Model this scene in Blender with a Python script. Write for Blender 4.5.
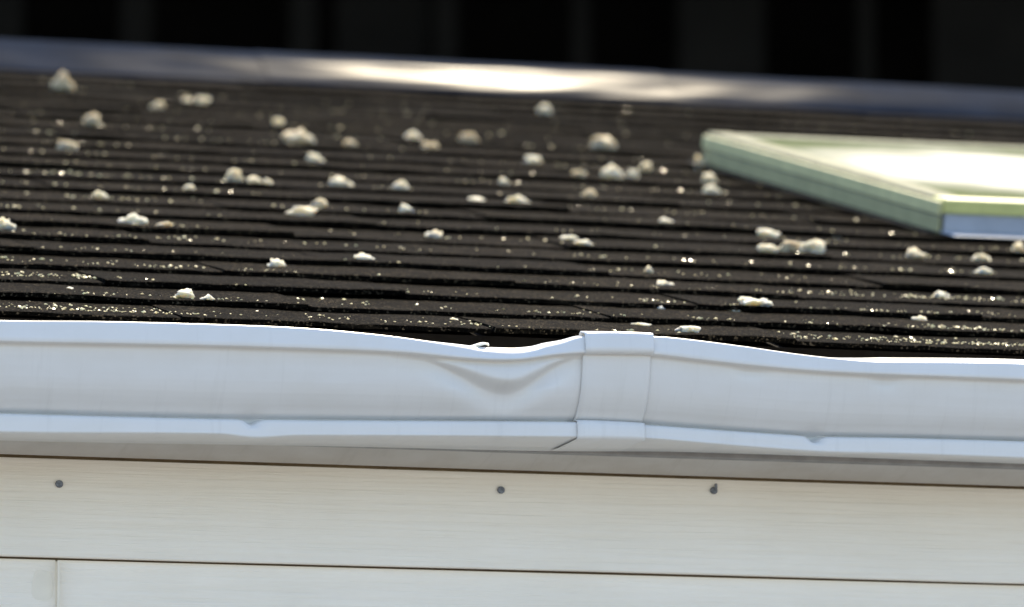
import bpy, bmesh, math, random
from mathutils import Vector, Matrix, noise
R = math.radians
for o in list(bpy.data.objects): bpy.data.objects.remove(o)
scn = bpy.context.scene
C = scn.collection

# ------------------------------------------------------------------ camera
W, H = 1024, 607
FPX = 6124.0
YAW, PITCH = R(17.0), R(7.5)
DIST = 6.1
FWD = Vector((math.sin(YAW)*math.cos(PITCH), math.cos(YAW)*math.cos(PITCH), math.sin(PITCH)))
RGT = Vector((math.cos(YAW), -math.sin(YAW), 0))
UP = RGT.cross(FWD)
def ray(px, py):
    return (FWD + RGT*((px-W/2)/FPX) + UP*((H/2-py)/FPX)).normalized()
CAM = Vector((0, 0, 0)) - ray(512, 338)*DIST          # the gutter's lip in mid picture is the world origin
cd = bpy.data.cameras.new('camera'); cam = bpy.data.objects.new('camera', cd); C.objects.link(cam)
cam.matrix_world = Matrix.Translation(CAM) @ Matrix((RGT, UP, -FWD)).transposed().to_4x4()
cd.sensor_width = 36; cd.lens = 36*FPX/W
cd.clip_start = 0.1; cd.clip_end = 3000
cd.dof.use_dof = True; cd.dof.focus_distance = DIST; cd.dof.aperture_fstop = 6.3
scn.camera = cam

# ------------------------------------------------------------------ light
SUN_EL, SUN_AZ = R(54.0), R(29.0)                     # azimuth measured from +Y towards +X
wd = bpy.data.worlds.new('World'); scn.world = wd; wd.use_nodes = True
nt = wd.node_tree; nt.nodes.clear()
sk = nt.nodes.new('ShaderNodeTexSky'); sk.sky_type = 'NISHITA'; sk.sun_disc = False
sk.sun_elevation = SUN_EL; sk.sun_rotation = SUN_AZ; sk.air_density = 1.0; sk.dust_density = 1.1; sk.ozone_density = 0.6
bg = nt.nodes.new('ShaderNodeBackground'); bg.inputs[1].default_value = 0.15
wo = nt.nodes.new('ShaderNodeOutputWorld')
nt.links.new(sk.outputs[0], bg.inputs[0]); nt.links.new(bg.outputs[0], wo.inputs[0])
sd = bpy.data.lights.new('sun', 'SUN'); so = bpy.data.objects.new('sun', sd); C.objects.link(so)
sd.energy = 3.9; sd.angle = R(0.53); sd.color = (1.0, 0.86, 0.64)
SUND = Vector((math.sin(SUN_AZ)*math.cos(SUN_EL), math.cos(SUN_AZ)*math.cos(SUN_EL), math.sin(SUN_EL)))
so.location = SUND*30
so.rotation_euler = SUND.to_track_quat('Z', 'Y').to_euler()
scn.view_settings.view_transform = 'Standard'; scn.view_settings.look = 'None'
scn.view_settings.exposure = 1.2; scn.view_settings.gamma = 1

# ------------------------------------------------------------------ helpers
def tag(o, label=None, cat=None, group=None, kind=None):
    if label: o['label'] = label
    if cat: o['category'] = cat
    if group: o['group'] = group
    if kind: o['kind'] = kind
    return o
def empty(name, loc=(0, 0, 0)):
    o = bpy.data.objects.new(name, None); C.objects.link(o); o.location = loc
    o.empty_display_size = .05
    return o
def mesh(name, verts, faces, smooth=False):
    m = bpy.data.meshes.new(name); m.from_pydata([tuple(v) for v in verts], [], faces); m.update()
    if smooth: m.polygons.foreach_set('use_smooth', [True]*len(m.polygons))
    return m
def link(name, me, mat, parent=None):
    o = bpy.data.objects.new(name, me); C.objects.link(o)
    if mat and not me.materials: me.materials.append(mat)
    if parent:
        o.parent = parent; o.matrix_parent_inverse = Matrix.Translation(-Vector(parent.location))
    return o
def box_bm(bm, a, b, bevel=0):
    x0, y0, z0 = a; x1, y1, z1 = b
    vs = [bm.verts.new(p) for p in ((x0,y0,z0),(x1,y0,z0),(x1,y1,z0),(x0,y1,z0),(x0,y0,z1),(x1,y0,z1),(x1,y1,z1),(x0,y1,z1))]
    fs = [bm.faces.new([vs[i] for i in f]) for f in ((0,3,2,1),(4,5,6,7),(0,1,5,4),(1,2,6,5),(2,3,7,6),(3,0,4,7))]
    if bevel:
        es = list({e for f in fs for e in f.edges})
        bmesh.ops.bevel(bm, geom=es, offset=bevel, segments=2, affect='EDGES', profile=.5)
def bm_obj(name, bm, mat, parent=None, smooth=False):
    bmesh.ops.recalc_face_normals(bm, faces=bm.faces[:])
    me = bpy.data.meshes.new(name); bm.to_mesh(me); bm.free()
    if smooth: me.polygons.foreach_set('use_smooth', [True]*len(me.polygons))
    return link(name, me, mat, parent)
def box(name, a, b, mat, parent=None, bevel=0):
    bm = bmesh.new(); box_bm(bm, a, b, bevel)
    return bm_obj(name, bm, mat, parent)
def lerp_pts(pts, x):
    if x <= pts[0][0]: return pts[0][1]
    for (x0, y0), (x1, y1) in zip(pts, pts[1:]):
        if x <= x1:
            t = (x-x0)/(x1-x0); t = t*t*(3-2*t) if False else t
            return y0+(y1-y0)*t
    return pts[-1][1]
def hermite(pts, x):                                  # smooth interpolation through (x, y) points
    n = len(pts)
    if x <= pts[0][0]: return pts[0][1]
    if x >= pts[-1][0]: return pts[-1][1]
    def m(i):
        if i == 0 or i == n-1: return 0
        return (pts[i+1][1]-pts[i-1][1])/(pts[i+1][0]-pts[i-1][0])
    for i in range(n-1):
        x0, y0 = pts[i]; x1, y1 = pts[i+1]
        if x <= x1:
            h = x1-x0; t = (x-x0)/h
            return ((2*t**3-3*t*t+1)*y0+(t**3-2*t*t+t)*h*m(i)+(-2*t**3+3*t*t)*y1+(t**3-t*t)*h*m(i+1))
def on_y(px, py, Y):                                  # pixel -> point on the upright plane y = Y
    r = ray(px, py); return CAM + r*((Y-CAM.y)/r.y)
def sst(a, b, x):
    t = max(0, min(1, (x-a)/(b-a))); return t*t*(3-2*t)

# ------------------------------------------------------------------ materials
class NT:
    def __init__(s, name):
        s.m = bpy.data.materials.new(name); s.m.use_nodes = True
        s.t = s.m.node_tree; s.p = s.t.nodes['Principled BSDF']
    def n(s, typ, **kw):
        nd = s.t.nodes.new(typ)
        for k, v in kw.items(): setattr(nd, k, v)
        return nd
    def l(s, a, b): s.t.links.new(a, b)
    def coord(s, scale=(1, 1, 1), obj=True, jitter=False):
        tc = s.n('ShaderNodeTexCoord'); mp = s.n('ShaderNodeMapping')
        mp.inputs['Scale'].default_value = scale
        if obj: s.l(tc.outputs['Object'], mp.inputs[0])
        else:
            g = s.n('ShaderNodeNewGeometry'); s.l(g.outputs['Position'], mp.inputs[0])
        return mp.outputs[0]
    def noise(s, vec, scale, detail=4, rough=.55):
        nz = s.n('ShaderNodeTexNoise'); nz.inputs['Scale'].default_value = scale
        nz.inputs['Detail'].default_value = detail; nz.inputs['Roughness'].default_value = rough
        s.l(vec, nz.inputs['Vector']); return nz.outputs[0]
    def ramp(s, fac, stops):
        r = s.n('ShaderNodeValToRGB'); e = r.color_ramp.elements
        e[0].position, e[0].color = stops[0][0], (*stops[0][1], 1)
        e[1].position, e[1].color = stops[-1][0], (*stops[-1][1], 1)
        for p, c in stops[1:-1]:
            k = e.new(p); k.color = (*c, 1)
        s.l(fac, r.inputs[0]); return r.outputs[0]
    def mix(s, fac, a, b, mode='MIX'):
        m = s.n('ShaderNodeMix', data_type='RGBA', blend_type=mode)
        if isinstance(fac, (int, float)): m.inputs[0].default_value = fac
        else: s.l(fac, m.inputs[0])
        for i, v in ((6, a), (7, b)):
            if isinstance(v, tuple): m.inputs[i].default_value = (*v, 1)
            else: s.l(v, m.inputs[i])
        return m.outputs[2]
    def bump(s, h, strength, dist=.001):
        b = s.n('ShaderNodeBump'); b.inputs['Strength'].default_value = strength; b.inputs['Distance'].default_value = dist
        s.l(h, b.inputs['Height']); s.l(b.outputs[0], s.p.inputs['Normal'])
    def set(s, **kw):
        for k, v in kw.items():
            k = k.replace('_', ' ')
            if hasattr(v, 'is_linked') or hasattr(v, 'links'): s.l(v, s.p.inputs[k])
            else: s.p.inputs[k].default_value = (*v, 1) if isinstance(v, tuple) and 'Color' in k else v
        return s.m
def g3(v): return (v, v, v)

def mat_shingle():
    s = NT('asphalt_shingle'); v = s.coord(obj=False)
    gran = s.n('ShaderNodeTexVoronoi'); gran.inputs['Scale'].default_value = 520; s.l(v, gran.inputs['Vector'])
    gc = s.n('ShaderNodeSeparateColor'); s.l(gran.outputs['Color'], gc.inputs[0])
    col = s.ramp(gc.outputs[0], [(0, (.0028, .0026, .0024)), (.55, (.0048, .0045, .0038)), (.86, (.013, .0115, .009)), (1, (.16, .13, .09))])
    big = s.noise(v, 9, 5, .6)
    col = s.mix(1, col, s.ramp(big, [(.3, g3(.24)), (.7, g3(.68))]), 'MULTIPLY')
    pv = s.noise(s.coord((14, 60, 60), obj=False), 1, 6, .7)
    col = s.mix(s.ramp(pv, [(.55, g3(0)), (.78, g3(.75))]), col, (.026, .022, .016))
    oi = s.n('ShaderNodeObjectInfo')
    col = s.mix(1, col, s.ramp(oi.outputs['Random'], [(0, (.75, .75, .77)), (1, (1.25, 1.2, 1.1))]), 'MULTIPLY')
    s.bump(gran.outputs['Distance'], .7, .0012)
    return s.set(Base_Color=col, Roughness=.9, Specular_IOR_Level=.015)
def mat_paint(name, base, rough, dirt, spec=.5, wave=0):
    s = NT(name); v = s.coord(obj=False)
    a = s.noise(v, 14, 6, .65); d = s.ramp(a, [(.42, g3(0)), (.75, g3(1))])
    col = s.mix(d, base, dirt)
    st = s.noise(s.coord((70, 5, 5), obj=False), 1, 5, .7)
    col = s.mix(s.ramp(st, [(.56, g3(0)), (.8, g3(.5))]), col, tuple(c*.86 for c in dirt))
    rr = rough
    return s.set(Base_Color=col, Roughness=rr, Specular_IOR_Level=spec)
def mat_siding():
    s = NT('painted_siding'); v = s.coord((5, 60, 190), obj=False)
    gr = s.noise(v, 1.0, 6, .62)
    v2 = s.coord(obj=False)
    blot = s.noise(v2, 5, 4, .6)
    col = s.mix(s.ramp(gr, [(.35, g3(0)), (.68, g3(1))]), (.905, .845, .74), (.945, .895, .805))
    col = s.mix(s.ramp(blot, [(.45, g3(0)), (.75, g3(.5))]), col, (.83, .775, .67))
    s.bump(gr, .9, .0022)
    return s.set(Base_Color=col, Roughness=.6, Specular_IOR_Level=.3)
def mat_plain(name, base, rough=.6, metal=0, var=.25, scale=30, bump=0, **kw):
    s = NT(name); v = s.coord(obj=False)
    a = s.noise(v, scale, 5, .6)
    lo = tuple(c*(1-var) for c in base); hi = tuple(min(1, c*(1+var)) for c in base)
    col = s.ramp(a, [(.3, lo), (.7, hi)])
    if bump: s.bump(a, bump, .002)
    return s.set(Base_Color=col, Roughness=rough, Metallic=metal, **kw)
def mat_chunk():
    s = NT('pale_debris'); v = s.coord()
    a = s.noise(v, 160, 6, .65)
    col = s.ramp(a, [(.3, (.56, .47, .32)), (.5, (.82, .75, .57)), (.7, (.93, .88, .74))])
    oi = s.n('ShaderNodeObjectInfo')
    col = s.mix(1, col, s.ramp(oi.outputs['Random'], [(0, (.62, .55, .44)), (.5, (.98, .93, .82)), (1, (1.12, 1.1, 1.05))]), 'MULTIPLY')
    s.bump(a, .7, .003)
    return s.set(Base_Color=col, Roughness=.6, Subsurface_Weight=.9, Subsurface_Radius=(.012, .010, .007), Subsurface_Scale=1.0)
M = {}
M['shingle'] = mat_shingle()
M['gutter'] = mat_paint('white_gutter_paint', (.73, .725, .71), .30, (.70, .69, .665), .4)
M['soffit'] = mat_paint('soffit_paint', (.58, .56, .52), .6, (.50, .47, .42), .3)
M['siding'] = mat_siding()
M['fascia'] = mat_plain('shade_dark_fascia', (.30, .29, .275), .8)  # darkened so its lower edge draws the shade line under the gutter
M['caulk'] = mat_plain('caulk', (.82, .765, .65), .5, var=.06)
M['nail'] = mat_plain('galvanised_nail', (.16, .17, .19), .45, .7, .5, 400)
M['ridge'] = mat_plain('dark_ridge_paint', (.013, .019, .032), .165, 0, .25, 9, Specular_IOR_Level=.0009)  # blue in the base colour stands in for reflected sky
M['deck'] = mat_plain('tar_felt', (.015, .014, .013), .9, Specular_IOR_Level=.1)
M['ply'] = mat_plain('plywood', (.40, .29, .16), .8)
M['rail'] = mat_plain('pale_green_frame', (.60, .57, .28), .5, 0, .12, 40)  # lightened in colour to make up for the shade on the frame's side
M['cap'] = mat_plain('glare_dimmed_frame_top', (.27, .268, .185), .8, 0, .2, 40, Specular_IOR_Level=.1)  # frame top darkened in colour to hold back the sun's glare
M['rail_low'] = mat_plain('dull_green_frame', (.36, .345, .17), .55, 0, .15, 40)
M['rail2'] = mat_plain('yellow_green_frame', (.62, .60, .22), .4, 0, .1, 40)
M['flash'] = mat_plain('blue_grey_flashing', (.38, .41, .46), .5, .2, .12, 25)
M['chunk'] = mat_chunk()
M['grit'] = mat_plain('pale_grit', (.90, .68, .34), .22, 0, .3, 300, Specular_IOR_Level=.35)
M['ground'] = mat_plain('worn_concrete', (.20, .195, .185), .95, 0, .25, 3)
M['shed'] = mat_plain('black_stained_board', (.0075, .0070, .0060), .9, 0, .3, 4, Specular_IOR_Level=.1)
M['shed_in'] = mat_plain('near_black_board', (.010, .010, .010), .95, 0, .3, 4, Specular_IOR_Level=.05)  # even near-black tone for the shed's inner panels and roof
def mat_glass():                                       # reflected glare painted into the pane: dull green edges, paler glossier middle
    s = NT('glare_graded_glass')
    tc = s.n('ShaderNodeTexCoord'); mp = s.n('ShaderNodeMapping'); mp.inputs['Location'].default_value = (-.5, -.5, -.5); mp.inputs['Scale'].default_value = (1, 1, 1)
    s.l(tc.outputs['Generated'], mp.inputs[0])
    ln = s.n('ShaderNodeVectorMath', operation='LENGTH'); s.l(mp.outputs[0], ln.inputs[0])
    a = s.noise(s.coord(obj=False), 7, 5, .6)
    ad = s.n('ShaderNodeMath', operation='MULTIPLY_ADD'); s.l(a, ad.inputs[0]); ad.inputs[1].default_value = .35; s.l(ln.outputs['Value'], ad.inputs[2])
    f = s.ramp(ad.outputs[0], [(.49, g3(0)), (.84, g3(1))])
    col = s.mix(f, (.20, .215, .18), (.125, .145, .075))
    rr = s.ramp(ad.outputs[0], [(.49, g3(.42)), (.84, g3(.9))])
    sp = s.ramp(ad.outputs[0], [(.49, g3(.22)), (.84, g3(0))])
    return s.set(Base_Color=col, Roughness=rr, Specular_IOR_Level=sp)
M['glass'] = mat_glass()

# ------------------------------------------------------------------ roof frame
EY, EZ = .090, .0095                                  # lower edge of the shingles
RP = R(14.4)                                          # roof pitch
SD = Vector((0, math.cos(RP), math.sin(RP)))          # up the slope
SN = Vector((0, -math.sin(RP), math.cos(RP)))         # out of the roof
E0 = Vector((0, EY, EZ))
def roof_pt(x, s, h=0): return E0 + Vector((x, 0, 0)) + SD*s + SN*h
def on_roof(px, py, h=.006):                          # pixel -> (x, s) on the roof
    r = ray(px, py); t = (E0+SN*h-CAM).dot(SN)/r.dot(SN); p = CAM+r*t
    return p.x, (p-E0).dot(SD), t
EXPO = .140
_, S_RIDGE, _ = on_roof(512, 90)
GROUND_Z = -2.45
XL, XR = -3.6, 5.2

# ground
gm = mesh('ground', [(-400,-400,GROUND_Z),(400,-400,GROUND_Z),(400,400,GROUND_Z),(-400,400,GROUND_Z)], [(0,1,2,3)])
tag(link('ground', gm, M['ground']), kind='structure')

# ------------------------------------------------------------------ roof
roof = tag(empty('house_roof', (0, EY, EZ)), 'dark asphalt shingle roof sloping up behind the dented white gutter', 'roof')
def slab(name, x0, x1, s0, s1, h0, h1, mat, parent):
    vs = [roof_pt(x, s, h) for h in (h0, h1) for x, s in ((x0, s0), (x1, s0), (x1, s1), (x0, s1))]
    return link(name, mesh(name, vs, [(0,3,2,1),(4,5,6,7),(0,1,5,4),(1,2,6,5),(2,3,7,6),(3,0,4,7)]), mat, parent)
slab('roof_deck', XL, XR, .045, S_RIDGE, -.022, -.002, M['deck'], roof)
RT = roof_pt(0, S_RIDGE, 0)
# far slope of the roof
vs = []
for h in (-.022, .004):
    for x, (y, z) in ((XL,(RT.y+.006,RT.z+h)),(XR,(RT.y+.006,RT.z+h)),(XR,(2*RT.y,EZ+h)),(XL,(2*RT.y,EZ+h))): vs.append((x,y,z))
link('far_slope', mesh('far_slope', vs, [(0,1,2,3),(4,7,6,5),(0,4,5,1),(1,5,6,2),(2,6,7,3),(3,7,4,0)]), M['shingle'], roof)

rnd = random.Random(5)
TAB = .325
NC = int(S_RIDGE/EXPO)+1
def shingle_mesh(seed, w=TAB, nx=16):
    r = random.Random(seed); L = EXPO+.03
    vs, fs = [], []
    thick = .0058
    gap = .0018 if seed % 3 == 0 else .0002
    rows = (0, .004, .05, .10, L)
    for k, side in enumerate((1, 0)):
        for j, s in enumerate(rows):
            for i in range(nx+1):
                x = gap+(w-2*gap)*i/nx
                base = .0062*(1-s/L)-.0005
                wob = noise.noise(Vector((x*9, seed*3.1, s*6)))*.0016+noise.noise(Vector((x*45, seed*2.1, s*9)))*.0009
                if side: z = base+thick*(1-.3*s/L)+wob-(.0008 if j == 0 else 0)
                else: z = base+.0006+(wob if j == 0 else 0)
                ss = s+(noise.noise(Vector((x*40, seed*7.7, 1)))*.004 if j < 2 else 0)
                vs.append((x, ss, z))
    n = nx+1; nr = len(rows); B = n*nr
    for j in range(nr-1):
        for i in range(nx):
            a = j*n+i; fs.append((a, a+1, a+n+1, a+n)); fs.append((B+a, B+a+n, B+a+n+1, B+a+1))
    for i in range(nx):
        fs.append((i, B+i, B+i+1, i+1)); a = (nr-1)*n+i; fs.append((a, a+1, B+a+1, B+a))
    for j in range(nr-1):
        a = j*n; fs.append((a, a+n, B+a+n, B+a)); a = j*n+nx; fs.append((a, B+a, B+a+n, a+n))
    return mesh('shingle', vs, fs)
tabs = [shingle_mesh(k+1) for k in range(14)]
for t in tabs: t.materials.append(M['shingle'])
ROT = Matrix((Vector((1,0,0)), SD, SN)).transposed()
stuff_v, stuff_f = [], []
for c in range(NC):
    s = c*EXPO
    off = (c % 2)*TAB*.5+rnd.uniform(-.03, .03)
    xa = -1.15+s*.10; xb = 1.35+s*.42
    k0 = math.floor((XL-off)/TAB); k1 = math.ceil((XR-off)/TAB)
    for k in range(k0, k1):
        x = k*TAB+off
        me = rnd.choice(tabs)
        m4 = Matrix.Translation(roof_pt(x, s+rnd.uniform(-.0025, .0025), rnd.uniform(0, .0007))) @ (ROT.to_4x4() @ Matrix.Rotation(rnd.uniform(-.003, .003), 4, 'Z') @ Matrix.Diagonal((1, 1, rnd.uniform(.8, 1.2), 1)))
        if xa-TAB < x < xb:
            o = bpy.data.objects.new('shingle', me); C.objects.link(o); o.parent = roof
            o.matrix_parent_inverse = Matrix.Translation(-Vector(roof.location)); o.matrix_basis = m4
        else:
            b = len(stuff_v)
            stuff_v += [m4 @ v.co for v in me.vertices]
            stuff_f += [tuple(i+b for i in p.vertices) for p in me.polygons]
tag(link('outer_shingles', mesh('outer_shingles', stuff_v, stuff_f), M['shingle'], roof), kind='stuff')

# ridge cap: three overlapping lengths of folded metal
def ridge_cap(x0, x1, lift, seed):
    # (distance down slope from ridge, height above the roof plane)
    prof = [(.112, .000), (.114, .007), (.111, .0095)]
    z = .0095; s = .111
    for i in range(14):
        t = i/13; ang = R(37-9*t)-RP
        ds = .0080; s -= ds*math.cos(ang); z += ds*math.sin(ang); prof.append((s, z))
    prof += [(s-.006, z+.0005), (s-.012, z-.003), (s-.05, z-.04)]
    n = int((x1-x0)/.02); vs, fs = [], []
    for i in range(n+1):
        x = x0+(x1-x0)*i/n
        for j, (sd_, h) in enumerate(prof):
            w = noise.noise(Vector((x*2.3, j*.12, seed)))*.003+noise.noise(Vector((x*9, j*.3, seed+4)))*.0008
            edge = min(x-x0, x1-x)
            crimp = .00008*math.exp(-(edge/.012)**2) if j > 2 else 0
            vs.append(roof_pt(x, S_RIDGE-sd_, h+lift+(w if j > 1 else 0)+crimp))
    m = len(prof)
    for i in range(n):
        for j in range(m-1):
            a = i*m+j; fs.append((a, a+m, a+m+1, a+1))
    o = link('ridge_cap', mesh('ridge_cap', vs, fs, True), M['ridge'], roof)
    md = o.modifiers.new('thick', 'SOLIDIFY'); md.thickness = .0012; md.offset = -1; md.use_rim = False
    return o
xj1 = on_roof(258, 75)[0]; xj2 = on_roof(642, 98)[0]
ridge_cap(XL, xj1+.02, .000, 1); ridge_cap(xj1-.02, xj2+.03, .0013, 1); ridge_cap(xj2-.02, XR, .000, 1)

# fascia and soffit
WALL_Y = .202
FB = on_y(512, 450, .129).z                            # lower edge of the fascia
GB = FB
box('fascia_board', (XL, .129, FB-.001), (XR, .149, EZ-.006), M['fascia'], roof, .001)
vs = []
for h in (0, .012):
    for x, y, z in ((XL, .150, FB+.001), (XR, .150, FB+.001), (XR, WALL_Y+.001, FB-.0126), (XL, WALL_Y+.001, FB-.0126)): vs.append((x, y, z+h))
link('soffit_board', mesh('soffit_board', vs, [(0,3,2,1),(4,5,6,7),(0,1,5,4),(1,2,6,5),(2,3,7,6),(3,0,4,7)]), M['soffit'], roof)

# ------------------------------------------------------------------ wall
wall = tag(empty('house_wall', (0, WALL_Y, GROUND_Z)), 'white wood grain lap siding wall below the gutter', 'wall')
lap = [on_y(x, y, WALL_Y-.004) for x, y in ((512, 569.5),)][0].z   # underside of the first course
xj = on_y(57, 585, WALL_Y).x
def board(x0, x1, ztop, zbot, name='siding_board'):
    nx = 40; vs = []
    # slanted lap: upper edge tucks back, lower edge stands out
    pr = [(WALL_Y+.004, ztop), (WALL_Y-.0072, zbot+.0012), (WALL_Y-.0062, zbot), (WALL_Y+.004, zbot), (WALL_Y+.012, ztop)]
    fs = []
    for i in range(nx+1):
        x = x0+(x1-x0)*i/nx
        for j, (y, z) in enumerate(pr):
            w = noise.noise(Vector((x*3, zbot*9, j*.05)))*.0008
            vs.append((x, y+(w if j < 3 else 0), z+(noise.noise(Vector((x*4, zbot, 5)))*.0009 if 0 < j < 4 else 0)))
    m = len(pr)
    for i in range(nx):
        for j in range(m):
            a = i*m+j; b = i*m+(j+1) % m; fs.append((a, b, b+m, a+m))
    fs.append(tuple(range(m))[::-1]); fs.append(tuple(nx*m+j for j in range(m)))
    return link(name, mesh(name, vs, fs), M['siding'], wall)
top_board = board(XL+.05, XR-.05, FB-.0154, lap)
z = lap; k = 0
while z > GROUND_Z+.2:
    zt, zb = z-.0020, z-.150
    if k == 0: cuts = [XL+.05, xj, 3.2, XR-.05]
    else: cuts = [XL+.05, -1.6+rnd.uniform(-1, 1), 1.6+rnd.uniform(-1, 1), XR-.05]
    for a, b in zip(cuts, cuts[1:]): board(a+.001, b-.001, zt, zb)
    z = zb; k += 1
box('sheathing', (XL+.06, WALL_Y+.014, GROUND_Z), (XR-.06, WALL_Y+.034, FB+.03), M['ply'], wall)
# far and end walls of the house, never in view
BY = 2*RT.y-.30
box('rear_wall', (XL+.06, BY-.03, GROUND_Z), (XR-.06, BY, EZ-.02), M['siding'], wall)
for x in (XL+.06, XR-.09):
    bm = bmesh.new()
    out = [(WALL_Y+.035, GROUND_Z), (BY-.031, GROUND_Z), (BY-.031, EZ-.02), (RT.y, RT.z-.06), (WALL_Y+.035, EZ-.02)]
    a = [bm.verts.new((x, y, z_)) for y, z_ in out]; b = [bm.verts.new((x+.03, y, z_)) for y, z_ in out]
    bm.faces.new(a); bm.faces.new(b[::-1])
    for i in range(5): bm.faces.new((a[i], b[i], b[(i+1) % 5], a[(i+1) % 5]))
    bm_obj('end_wall', bm, M['siding'], wall)
# nails driven through the top board
def board_y(z): t = (z-lap)/(FB-.0154-lap); return (WALL_Y-.0072)+(.0112)*t
for (px, py, bent) in ((59, 484, 0), (501, 490, 0), (714, 490.5, 1)):
    p = on_y(px, py, WALL_Y); y = board_y(p.z)
    bm = bmesh.new()
    rings = [(.0022, .006), (.0022, -.0012), (.0040, -.0012), (.0042, -.0022), (.0034, -.0030), (.0012, -.0030), (.0008, -.0024)]
    prev = None
    for r_, d_ in rings:
        ring = [bm.verts.new((p.x+r_*math.cos(a*math.pi/6), y+d_, p.z+r_*math.sin(a*math.pi/6)*(.93))) for a in range(12)]
        if prev: [bm.faces.new((prev[i], prev[(i+1) % 12], ring[(i+1) % 12], ring[i])) for i in range(12)]
        prev = ring
    bm.faces.new(prev)
    if bent: box_bm(bm, (p.x+.001, y-.0035, p.z+.001), (p.x+.0036, y-.001, p.z+.0072), .0006)
    o = bm_obj('nail', bm, M['nail'], top_board)
    o.matrix_parent_inverse = Matrix.Identity(4)
# caulk smears by the board joint
for (x0, y0, x1, y1, sd_) in ((32, 568, 55, 602, 1),):
    a = on_y(x0, y0, WALL_Y-.003); b = on_y(x1, y1, WALL_Y-.003); bm = bmesh.new()
    cx, cz = (a.x+b.x)/2, (a.z+b.z)/2; hw, hz = abs(b.x-a.x)/2, abs(a.z-b.z)/2
    def by(z): t = (z-(lap-.15))/(.154); return (WALL_Y-.0072)+.0112*t
    ring = []
    for i in range(20):
        t = i*math.pi/10; q = 1+.18*noise.noise(Vector((math.cos(t), math.sin(t), sd_)))
        ex = math.copysign(abs(math.cos(t))**.6, math.cos(t)); ez = math.copysign(abs(math.sin(t))**.6, math.sin(t))
        ring.append((cx+hw*q*ex, cz+hz*q*ez))
    o1 = [bm.verts.new((x, by(z)+.0004, z)) for x, z in ring]
    o2 = [bm.verts.new((cx+(x-cx)*.9, by(cz+(z-cz)*.9)-.0003, cz+(z-cz)*.9)) for x, z in ring]
    for i in range(20): bm.faces.new((o1[i], o1[(i+1) % 20], o2[(i+1) % 20], o2[i]))
    bm.faces.new(o2)
    bm_obj('caulk_smear', bm, M['caulk'], wall)
b0 = xj
box('joint_caulk', (xj-.0012, WALL_Y-.0075, lap-.14), (xj+.0012, WALL_Y+.008, lap-.004), M['caulk'], wall)

# ------------------------------------------------------------------ gutter
gutter = tag(empty('rain_gutter', (0, .127, GB)), 'white metal rain gutter with a dented lip along the roof edge', 'gutter')
def X_at(px, py=340): return on_y(px, py, 0).x
def zpx(px, py, Y=0): return on_y(px, py, Y).z
# what the lip's top edge and foot do along the run, read off the photograph on the lip's own plane
def curve(pts, Y): return [(on_y(px, py, Y).x, on_y(px, py, Y).z) for px, py in pts]
TOP_L = curve([(-600, 299), (0, 320), (100, 321), (200, 323.5), (300, 327.5), (380, 334.5), (440, 342), (470, 346), (482, 348), (500, 349), (520, 349.5), (538, 347.5), (548, 344.5), (565, 341), (584, 336), (640, 337)], 0)
FOOT_L = curve([(-600, 319), (0, 341), (100, 343), (200, 345), (300, 348), (400, 352), (470, 358), (518, 359), (560, 354), (600, 352), (640, 353)], -.002)
TOP_J = curve([(560, 334), (585, 333.5), (620, 333.5), (655, 335), (680, 336)], 0)
FOOT_J = curve([(560, 350), (620, 351), (680, 352)], -.002)
TOP_R = curve([(600, 335), (652, 336), (680, 338), (740, 345.5), (800, 354), (850, 359.5), (880, 361.5), (950, 362), (1024, 363.5), (1600, 388)], 0)
FOOT_R = curve([(600, 352), (652, 354), (700, 359.5), (760, 366), (820, 371), (880, 374), (950, 376.5), (1024, 379.5), (1600, 404)], -.002)
BAND_T = curve([(-600, 396), (0, 413), (250, 419), (580, 421.5), (640, 424), (740, 431), (820, 436), (900, 437.5), (1024, 441), (1600, 462)], .028)
BAND_B = curve([(-600, 414), (0, 432), (220, 434), (255, 437.5), (300, 435.5), (580, 437), (640, 438), (740, 446), (830, 452), (900, 453.5), (1024, 458), (1600, 480)], .027)
BACKB = curve([(-600, 423), (0, 440.5), (340, 446.5), (540, 451), (680, 452), (1024, 464), (1600, 485)], .127)
XD = X_at(514)
dings = [(on_y(252, 419, .03).x, 1.0), (on_y(815, 437, .03).x, 1.25)]
rip = [(X_at(752), .0035, .016), (X_at(888), .0045, .014)]
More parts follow.
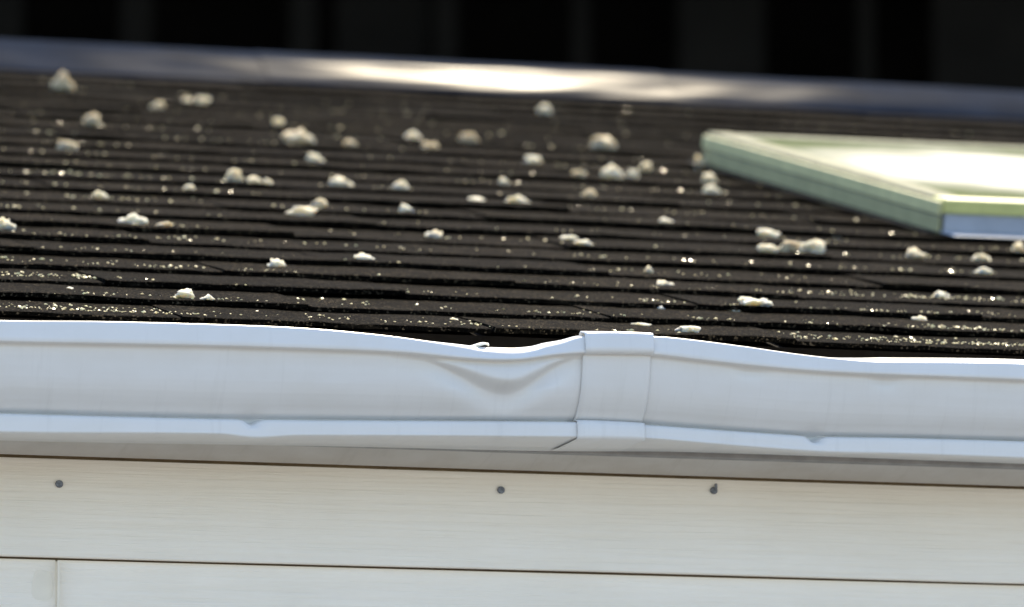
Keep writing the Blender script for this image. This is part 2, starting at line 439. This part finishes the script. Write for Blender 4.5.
def profile(x, top, foot, off=0):
    zt, zf = hermite(top, x), hermite(foot, x); zbt = hermite(BAND_T, x); zbb = hermite(BAND_B, x); zk = hermite(BACKB, x)
    dx = (x-XD)/.075
    dent = math.exp(-dx*dx*1.1)
    inl = .009*dent                                     # lip pushed in
    P = []
    e = .0012
    # inner hem
    hr = sst(X_at(815), X_at(890), x)*.0045 if top is TOP_R else 0
    P += [(.0145+inl, zt-.006+hr), (.0137+inl, zt+.0005+hr*1.1+.0032*dent), (.0125+inl, zt+.0007+hr+.0032*dent), (.006+inl*1.2, zt+hr*.12), (.0012+inl*1.1, zt-.0004), (0+inl, zt-.0016)]
    # lip face
    for t in (.25, .5, .75): P.append((-.002*t+inl*(1-.4*t), zt+(zf-zt)*t))
    P += [(-.002+inl*.6, zf+.0012), (-.0014+inl*.6, zf+.0002), (.0055+inl*.6, zf-.0003), (.0080+inl*.6, zf-.0018)]
    # cove
    cov = [(.0058, .06), (.0064, .14), (.0074, .22), (.0084, .30), (.0096, .38), (.0110, .46), (.0128, .54), (.0150, .62), (.0178, .70), (.0210, .78), (.0245, .85), (.0280, .91), (.0330, .955), (.0365, .985)]
    zc0 = zf-.0022; zc1 = zbt+.0004
    for i in range(44):
        t = .04+.945*i/43; o = .0085+(lerp_pts([(b_, a_) for a_, b_ in cov], t)-.0058)*1.18
        z_ = zc0+(zc1-zc0)*t
        d = inl*.6*max(0, 1-t*2.0)
        u = x-XD
        amp = math.exp(-(u/(.058 if u < 0 else .043))**2)
        if amp > .01 and top is TOP_L:
            dep = zf-z_; zv = .001+.026*amp; k_ = amp**.55
            if dep < .66*zv: d += -.0045*k_*math.sin(dep/(.66*zv)*math.pi/2)
            elif dep < 1.2*zv: d += k_*(-.0045+.0175*sst(.66, 1.2, dep/zv))
            else: d += k_*.0130*math.exp(-((dep-1.2*zv)/.017)**2)
        for xr, a_, w_ in rip:
            if top is TOP_R: d += a_*math.exp(-((x-xr)/w_)**2)*math.exp(-(t/.16)**2)
        for xd, a_ in dings:
            if top is not TOP_J: d += .006*a_*math.exp(-((x-xd)/.011)**2)*math.exp(-((1-t)/.12)**2)
        P.append((o+d, z_))
    # step and lower band
    dg = 0; dz = 0
    for xd, a_ in dings:
        if top is not TOP_J:
            g = math.exp(-((x-xd)/.007)**2); dg += .005*a_*g; dz += .0045*a_*g
    P += [(.0440+dg, zbt+.0008-dz), (.0330+dg, zbt-.0004-dz), (.0284+dg, zbt-.0016-dz), (.0278+dg*.8, zbt-.004-dz*.6)]
    for t in (.35, .6, .85): P.append((.0276, zbt-.004+(zbb-zbt+.004)*t))
    P += [(.0275, zbb+.0014), (.0280, zbb+.0004), (.0295, zbb)]
    # underside to the fascia and up the back
    for t in (.33, .66): P.append((.0295+(.124-.0295)*t, zbb+(zk-zbb)*t))
    P += [(.1235, zk), (.1262, zk+.002), (.1266, zk+.006), (.1266, -.02), (.1266, min(EZ-.01, .004))]
    if off:
        Q = []
        for i, (y, z_) in enumerate(P):
            a = P[max(0, i-1)]; b = P[min(len(P)-1, i+1)]
            ty, tz = b[0]-a[0], b[1]-a[1]; l = math.hypot(ty, tz) or 1
            Q.append((y+tz/l*off, z_-ty/l*off) if i < len(P)-5 else (y, z_))
        P = Q
    return P
def gutter_piece(name, x0, x1, top, foot, off, step=.004, slant=0):
    xs = []; x = x0
    while x < x1-1e-6:
        xs.append(x); near = -.75 < x < .9
        x += step if near else .04
    xs.append(x1)
    vs, fs = [], []; m = None
    for x in xs:
        P = profile(x, top, foot, off)
        m = len(P)
        for j, (y, z_) in enumerate(P):
            w = noise.noise(Vector((x*3.0, j*.07, 2)))*.0006+noise.noise(Vector((x*14, j*.15, 7)))*.00022
            yy = y+(w if 4 < j < m-8 else 0)
            vs.append((x+slant*z_, yy, z_))
    for i in range(len(xs)-1):
        for j in range(m-1):
            a = i*m+j; fs.append((a, a+m, a+m+1, a+1))
    o = link(name, mesh(name, vs, fs, True), M['gutter'], gutter)
    md = o.modifiers.new('thick', 'SOLIDIFY'); md.thickness = .0008; md.offset = 0
    return o
xa, xb = X_at(585), X_at(653)
gutter_piece('gutter_section', XL+.02, xa+.012, TOP_L, FOOT_L, 0)
gutter_piece('gutter_section', xb-.012, XR-.02, TOP_R, FOOT_R, 0)
tag(gutter_piece('joint_cover', xa, xb, TOP_J, FOOT_J, .0022, .003), 'plain white joint strap wrapped round the gutter')

# ------------------------------------------------------------------ skylight
fx0, fs0, _ = on_roof(941, 238, .006); rx0, rs0, _ = on_roof(704, 168, .006)
SKX = fx0; SKW = .78; SKEW = (rx0-fx0)/(rs0-fs0)      # the unit sits a little out of square

sky_t = tag(empty('skylight', roof_pt(SKX, fs0, .006)), 'low green framed skylight with a glaring pane set in the shingles', 'skylight')
def sbox(name, x0, x1, s0, s1, h0, h1, mat, bev=.0015):
    bm = bmesh.new(); box_bm(bm, (x0, s0, h0), (x1, s1, h1), bev)
    for v in bm.verts: v.co = roof_pt(v.co.x+(v.co.y-fs0)*SKEW, v.co.y-(v.co.x-SKX)*SKEW, v.co.z)
    return bm_obj(name, bm, mat, sky_t)
K = .036; T = .056; F = .036
sbox('curb', SKX+.004, SKX+SKW-.004, fs0+.004, rs0-.004, -.001, K, M['flash'])
sbox('side_rail', SKX, SKX+F, fs0+F+.001, rs0, K, T, M['cap'], .003)
sbox('side_rail', SKX+SKW-F, SKX+SKW, fs0+F+.001, rs0, K, T, M['cap'], .003)
sbox('side_trim', SKX-.006, SKX-.0005, fs0+.001, rs0-.001, K-.002, T-.005, M['rail'], .0012)  # pale board added to brighten the shaded side of the frame
sbox('side_trim', SKX-.004, SKX-.0005, fs0+.002, rs0-.002, .004, K-.004, M['rail_low'], .001)
sbox('side_flashing', SKX-.026, SKX-.0065, fs0-.01, rs0+.01, .0122, .0138, M['deck'], .0004)
sbox('front_rail', SKX, SKX+SKW, fs0, fs0+F, K, T-.001, M['rail2'], .003)
sbox('rear_rail', SKX+F+.001, SKX+SKW-F-.001, rs0-F, rs0, K, T-.001, M['cap'], .003)
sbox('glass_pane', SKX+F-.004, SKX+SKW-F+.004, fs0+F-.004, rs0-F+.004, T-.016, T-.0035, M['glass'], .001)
sbox('apron_flashing', SKX-.002, SKX+SKW+.05, fs0-.045, fs0+.003, .0128, .0142, M['flash'], .0004)

# ------------------------------------------------------------------ debris on the shingles
def chunk_mesh(seed, sub=3):
    r = random.Random(seed); bm = bmesh.new()
    nl = r.choice((1, 2, 2, 3, 3))
    for l_ in range(nl):
        sz = 1 if l_ == 0 else r.uniform(.4, .75)
        ox = 0 if l_ == 0 else r.choice((-1, 1))*r.uniform(.25, .52)
        got = bmesh.ops.create_icosphere(bm, subdivisions=sub, radius=.5)['verts']
        o = Vector((r.uniform(0, 50), r.uniform(0, 50), r.uniform(0, 50)))
        for v in got:
            d = v.co.normalized()
            v.co = d*.5*(1+.5*noise.noise(d*1.5+o)+.34*noise.noise(d*3.4+o)+.2*noise.noise(d*7+o))
        for _ in range(7):
            n_ = Vector((r.gauss(0, 1), r.gauss(0, 1), r.gauss(0, .8))).normalized(); d_ = r.uniform(.26, .42)
            for v in got:
                e_ = v.co.dot(n_)-d_
                if e_ > 0: v.co -= n_*e_*.75
        for v in got:
            v.co *= 1+.24*noise.noise(v.co*8+o)+.16*noise.noise(v.co*17+o)
            v.co = Vector((v.co.x*sz+ox, v.co.y*sz+r.uniform(-.0, .0), v.co.z*sz-.5*(1-sz)*.55))
    for v in bm.verts:
        if v.co.z < -.24: v.co.z = -.24+(v.co.z+.24)*.15
    lo = [min(v.co[i] for v in bm.verts) for i in range(3)]; hi = [max(v.co[i] for v in bm.verts) for i in range(3)]
    for v in bm.verts: v.co = Vector(((v.co.x-(lo[0]+hi[0])/2)/(hi[0]-lo[0]), (v.co.y-(lo[1]+hi[1])/2)/(hi[1]-lo[1]), (v.co.z-lo[2])/(hi[2]-lo[2])))
    me = bpy.data.meshes.new('debris_chunk'); bm.to_mesh(me); bm.free()
    me.materials.append(M['chunk']); return me
CH = [  # px, py, w, h of each lump in the photograph, and what singles it out
 (64,82,24,25,'tall pale lump touching the ridge cap at the far left'),
 (92,121,17,18,'upright pale lump a little below the tall lump by the left ridge cap'),
 (69,142,23,15,'rounded pale lump at the left, lowest of three descending from the ridge cap'),
 (158,101,15,13,'small blurred pale lump just below the ridge cap, left of the flat pair'),
 (204,98,15,11,'rightmost blurred pale bit of the flat pair below the left ridge cap'),
 (189,97,13,8,'dim flat bit, left one of the flat pair below the ridge cap'),
 (302,135,34,21,'largest pale lump of the upper left roof, domed'),
 (317,154,20,14,'pale lump tucked right under the large domed lump of the upper left roof'),
 (235,175,20,18,'round pale lump leading a row of three, upper left roof'),
 (255,180,16,9,'flat middle bit of the row of three beside the round lump'),
 (268,183,10,8,'smallest bit ending the row of three beside the round lump'),
 (343,181,27,13,'flat oval pale lump right of the row of three bits'),
 (303,208,32,16,'broad wedge shaped pale lump joined by a smaller one behind'),
 (320,201,16,13,'smaller pale lump leaning behind the broad wedge shaped lump'),
 (135,219,30,16,'domed pale lump on the left roof with a flat crumb at its right'),
 (165,225,18,7,'flat crumb at the right foot of the left domed lump'),
 (5,223,24,19,'pale lump cut by the left edge of the picture'),
 (278,261,20,14,'slanted pale lump alone on a lower left course'),
 (185,295,22,13,'angular pale lump close above the left gutter'),
 (208,300,15,8,'thin flake right of the angular lump above the left gutter'),
 (102,197,18,11,'dull yellowish lump on the left roof above the domed one'),
 (402,185,20,12,'small pale lump right of the flat oval lump, mid roof'),
 (407,209,15,12,'crumbly pale lump below the small mid roof lump'),
 (414,134,17,13,'blurred pale lump, upper one of a touching pair in the upper middle'),
 (432,143,18,11,'dimmer blurred lump, lower one of the touching pair in the upper middle'),
 (472,135,24,14,'warm pale lump of the upper middle, left of a bright speck'),
 (535,156,20,12,'oval yellowish lump alone on the upper middle roof'),
 (545,111,15,13,'dim blurred lump below the bright part of the ridge cap'),
 (606,143,28,18,'brightest lump of the upper right middle roof'),
 (580,174,16,10,'small pinkish lump left of the tall mid roof lump'),
 (614,172,23,19,'tall pale lump heading a trail of two smaller ones, mid roof'),
 (634,170,14,13,'middle lump of the trail beside the tall mid roof lump'),
 (646,167,13,11,'last and dimmest lump of the trail beside the tall mid roof lump'),
 (590,192,18,12,'pale lump one course below the small pinkish lump'),
 (521,199,26,13,'broad low pale lump in the middle of the roof'),
 (477,200,24,8,'flat yellowish flake left of the broad middle lump'),
 (436,235,20,11,'bright square edged lump on the middle roof'),
 (366,258,27,10,'leaf like flat pale flake below the middle of the roof'),
 (571,234,22,8,'dull flat lump, upper one of two stacked flakes right of centre'),
 (585,245,19,7,'bright flat flake, lower one of two right of centre'),
 (649,268,10,9,'tiny pointed lump above the joint of the gutter'),
 (667,283,19,8,'flat pale flake above and right of the gutter joint'),
 (663,303,9,10,'tiny upright chip above the gutter joint'),
 (643,320,24,8,'long flat flake just above the gutter joint'),
 (711,179,16,13,'upper lump of a pair left of the skylight side'),
 (713,190,18,13,'lower lump of a pair left of the skylight side'),
 (771,230,24,12,'oval pale lump above the cluster of three, right roof'),
 (769,251,22,11,'leftmost lump of the cluster of three on the right roof'),
 (789,247,25,16,'middle rounded lump of the cluster of three on the right roof'),
 (815,246,30,18,'right and lumpiest of the cluster of three on the right roof'),
 (838,232,12,8,'small dim lump between the cluster of three and the skylight corner'),
 (918,253,21,14,'pinkish pale lump left below the front corner of the skylight'),
 (983,257,21,10,'pale flat lump below the skylight front, upper of two'),
 (985,271,21,9,'duller flat lump below the skylight front, lower of two'),
 (1020,249,14,13,'lump under the skylight cut by the right edge of the picture'),
 (944,293,17,9,'small rounded lump on a lower right course'),
 (921,314,16,10,'crumbly lump close above the right gutter'),
 (735,304,26,13,'left end lump of the long crumbled pair above the right gutter'),
 (758,305,34,12,'right flatter lump of the long crumbled pair above the gutter'),
 (690,331,26,11,'pale lump resting behind the gutter lip right of the joint'),
 (352,141,15,10,'dim blurred lump between the large domed lump and the upper middle pair'),
 (279,122,11,11,'small blurred lump above left of the large domed lump'),
 (505,182,11,8,'small yellow chip above the broad middle lump'),
 (70,286,15,5,'thin yellowish sliver on a lower left course'),
 (455,317,11,6,'small pinkish chip above the dented lip'),
 (668,222,18,8,'faint low lump between the middle and the right roof'),
 (190,186,12,8,'small bright chip left of the round lump of the row of three'),
]
for i, (px, py, w, h, lab) in enumerate(CH):
    x, s, t = on_roof(px, py+h*.42, .0085)
    sc = t/FPX; r = random.Random(i*7+3)
    o = bpy.data.objects.new('debris_chunk', chunk_mesh(i*11+5)); C.objects.link(o)
    wd_, hd = w*sc*1.02, max(.004, h*sc*.76)
    o.scale = (wd_, wd_*r.uniform(.6, .9), hd)
    m = ROT.to_4x4() @ Matrix.Rotation(r.uniform(-.35, .35), 4, 'Z')
    o.rotation_euler = m.to_euler()
    # height of the shingle's top under it
    fr = (s % EXPO)/(EXPO+.03)
    o.location = roof_pt(x, s+wd_*.3, .0122*(1-fr)-.0006)
    tag(o, lab, 'debris', 'pale lumps scattered on the shingles')
    o.data.polygons.foreach_set('use_smooth', [k % 5 != 0 for k in range(len(o.data.polygons))])

# lump lodged against the skylight's rear corner
x, s, t = on_roof(716, 158, .006)
o = bpy.data.objects.new('debris_chunk', chunk_mesh(900)); C.objects.link(o)
o.scale = (.020, .014, .022); o.rotation_euler = ROT.to_euler(); o.location = roof_pt(rx0-.014, rs0-.03, .004)
tag(o, 'pale lump lodged against the far corner of the skylight', 'debris', 'pale lumps scattered on the shingles')

# curled flake on the dented lip
bm = bmesh.new(); p0 = on_y(478, 344, .03)
n = 10; rows = []
for i in range(n+1):
    t = i/n; a = t*2.6
    x = p0.x-.012+.022*t; z_ = p0.z-.005+.0075*t-.003*max(0, t-.75)*4; hw = .011*math.sin(math.pi*(.10+.75*t))
    rows.append([bm.verts.new((x, p0.y-hw, z_-.0015)), bm.verts.new((x+.001, p0.y, z_+.001*math.sin(a))), bm.verts.new((x+.002, p0.y+hw, z_+.002))])
for a, b in zip(rows, rows[1:]):
    for j in range(2): bm.faces.new((a[j], b[j], b[j+1], a[j+1]))
fl = bm_obj('curled_flake', bm, M['chunk'], None, True)
md = fl.modifiers.new('thick', 'SOLIDIFY'); md.thickness = .0014; md.offset = 0
tag(fl, 'curled grey flake sticking up behind the dented gutter lip', 'debris')

# grit: thousands of crumbs
gv, gf = [], []
r = random.Random(77)
def crumb(x, s, size):
    fr = (s % EXPO)/(EXPO+.03)
    c = roof_pt(x, s, .0126*(1-fr)+size*.25)
    b = len(gv); a0 = r.uniform(0, 6.28)
    e1 = (Vector((1,0,0))*math.cos(a0)+SD*math.sin(a0)); e2 = SN.cross(e1)
    k = [e1*r.uniform(.5, 1), e2*r.uniform(.4, .9), -e1*r.uniform(.5, 1), -e2*r.uniform(.4, .9), SN*r.uniform(.18, .42), -SN*.4]
    tl = Matrix.Rotation(r.uniform(-.5, .5), 3, e1)
    for v in k: gv.append(c+(tl @ v)*size*.72)
    for i in range(4):
        j = (i+1) % 4; gf.append((b+i, b+j, b+4)); gf.append((b+j, b+i, b+5))
def clump(px, py, wpx, n, smin, smax, rows=.5):
    x0, s0, t = on_roof(px, py, .008)
    for _ in range(n):
        x = x0+r.gauss(0, wpx*t/FPX*.5); s = s0+r.gauss(0, rows*EXPO*.5)
        if 0.004 < s < S_RIDGE-.25: crumb(x, s, r.uniform(smin, smax)*(1.25 if r.random() < .9 else 2.1))
for _ in range(3200):
    s = r.uniform(.01, S_RIDGE-.25); crumb(r.uniform(-1.1+s*.1, 1.1+s*.45), s, r.choice((.0014, .002, .0026, .0036)))
for a in ((40,288,140,90),(90,275,100,40),(95,277,70,40),(60,245,120,40),(60,300,150,60),(40,316,120,170),(120,318,160,120),(230,306,60,25),(170,275,60,35),(280,275,60,30),
          (330,290,120,40),(430,275,140,60),(420,320,150,60),(540,330,120,60),(560,320,100,40),(870,316,160,130),(960,330,140,170),(1000,346,120,120),(860,345,160,120),
          (880,335,160,90),(900,270,160,50),(830,300,160,60),(730,325,80,40),(700,310,80,30),(190,175,40,22),(100,180,120,40),(60,165,100,30),(170,190,80,22),(600,280,120,40),(960,300,120,70)):
    clump(a[0], a[1], a[2], int(a[3]*1.3), .0011, .0028)
for (px, py, sz) in ((502,132,.007),(192,182,.006),(193,196,.006),(185,187,.005),(70,171,.006),(76,162,.005),(107,181,.006),(580,204,.004),(587,204,.004),(828,293,.004),(717,287,.004),(752,264,.004),(915,299,.004),(60,236,.004),(66,240,.004),(172,245,.004),(235,248,.004),(305,245,.004)):
    x, s, _ = on_roof(px, py, .008); crumb(x, s, sz*1.2)
for _ in range(520):
    px, py = (r.uniform(0, 1024), r.uniform(110, 300)) if r.random() < .45 else (abs(r.gauss(0, 170)), r.uniform(130, 290))
    x, s, t_ = on_roof(px, py, .008)
    if s < S_RIDGE-.25: crumb(x, s, r.uniform(.0025, .0055))
for (px, py, w, h, lab) in CH:
    x0_, s0_, t_ = on_roof(px, py+h*.4, .0085)
    for _ in range(5): crumb(x0_+r.gauss(0, w*t_/FPX*.9), max(.005, s0_+r.gauss(0, .035)), r.uniform(.002, .0048))
gt = link('grit', mesh('grit', gv, gf), M['grit'])
tag(gt, 'pale grit and loose granules strewn over the shingle courses', 'grit', kind='stuff')

# ------------------------------------------------------------------ dark shed beyond the ridge
SY = 10.5
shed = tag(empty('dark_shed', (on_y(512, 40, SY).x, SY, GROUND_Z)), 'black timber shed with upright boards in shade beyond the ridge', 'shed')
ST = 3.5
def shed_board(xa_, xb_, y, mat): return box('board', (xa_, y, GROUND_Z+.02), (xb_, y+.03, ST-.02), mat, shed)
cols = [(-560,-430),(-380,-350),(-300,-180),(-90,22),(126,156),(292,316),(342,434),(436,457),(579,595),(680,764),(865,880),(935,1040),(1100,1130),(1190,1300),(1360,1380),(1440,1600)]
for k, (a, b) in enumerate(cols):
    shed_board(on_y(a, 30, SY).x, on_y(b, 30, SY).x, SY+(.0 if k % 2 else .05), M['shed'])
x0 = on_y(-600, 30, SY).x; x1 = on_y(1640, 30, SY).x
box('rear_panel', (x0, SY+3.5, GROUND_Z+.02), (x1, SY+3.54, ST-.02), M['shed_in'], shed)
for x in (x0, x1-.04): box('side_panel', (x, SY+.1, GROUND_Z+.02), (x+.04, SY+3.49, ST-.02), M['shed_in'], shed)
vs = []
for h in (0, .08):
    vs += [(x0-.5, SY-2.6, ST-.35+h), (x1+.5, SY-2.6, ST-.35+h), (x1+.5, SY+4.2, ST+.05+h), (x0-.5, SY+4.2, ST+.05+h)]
link('shed_roof', mesh('shed_roof', vs, [(0,3,2,1),(4,5,6,7),(0,1,5,4),(1,2,6,5),(2,3,7,6),(3,0,4,7)]), M['shed_in'], shed)  # overhang out of view, made deep to keep sky light off the boards
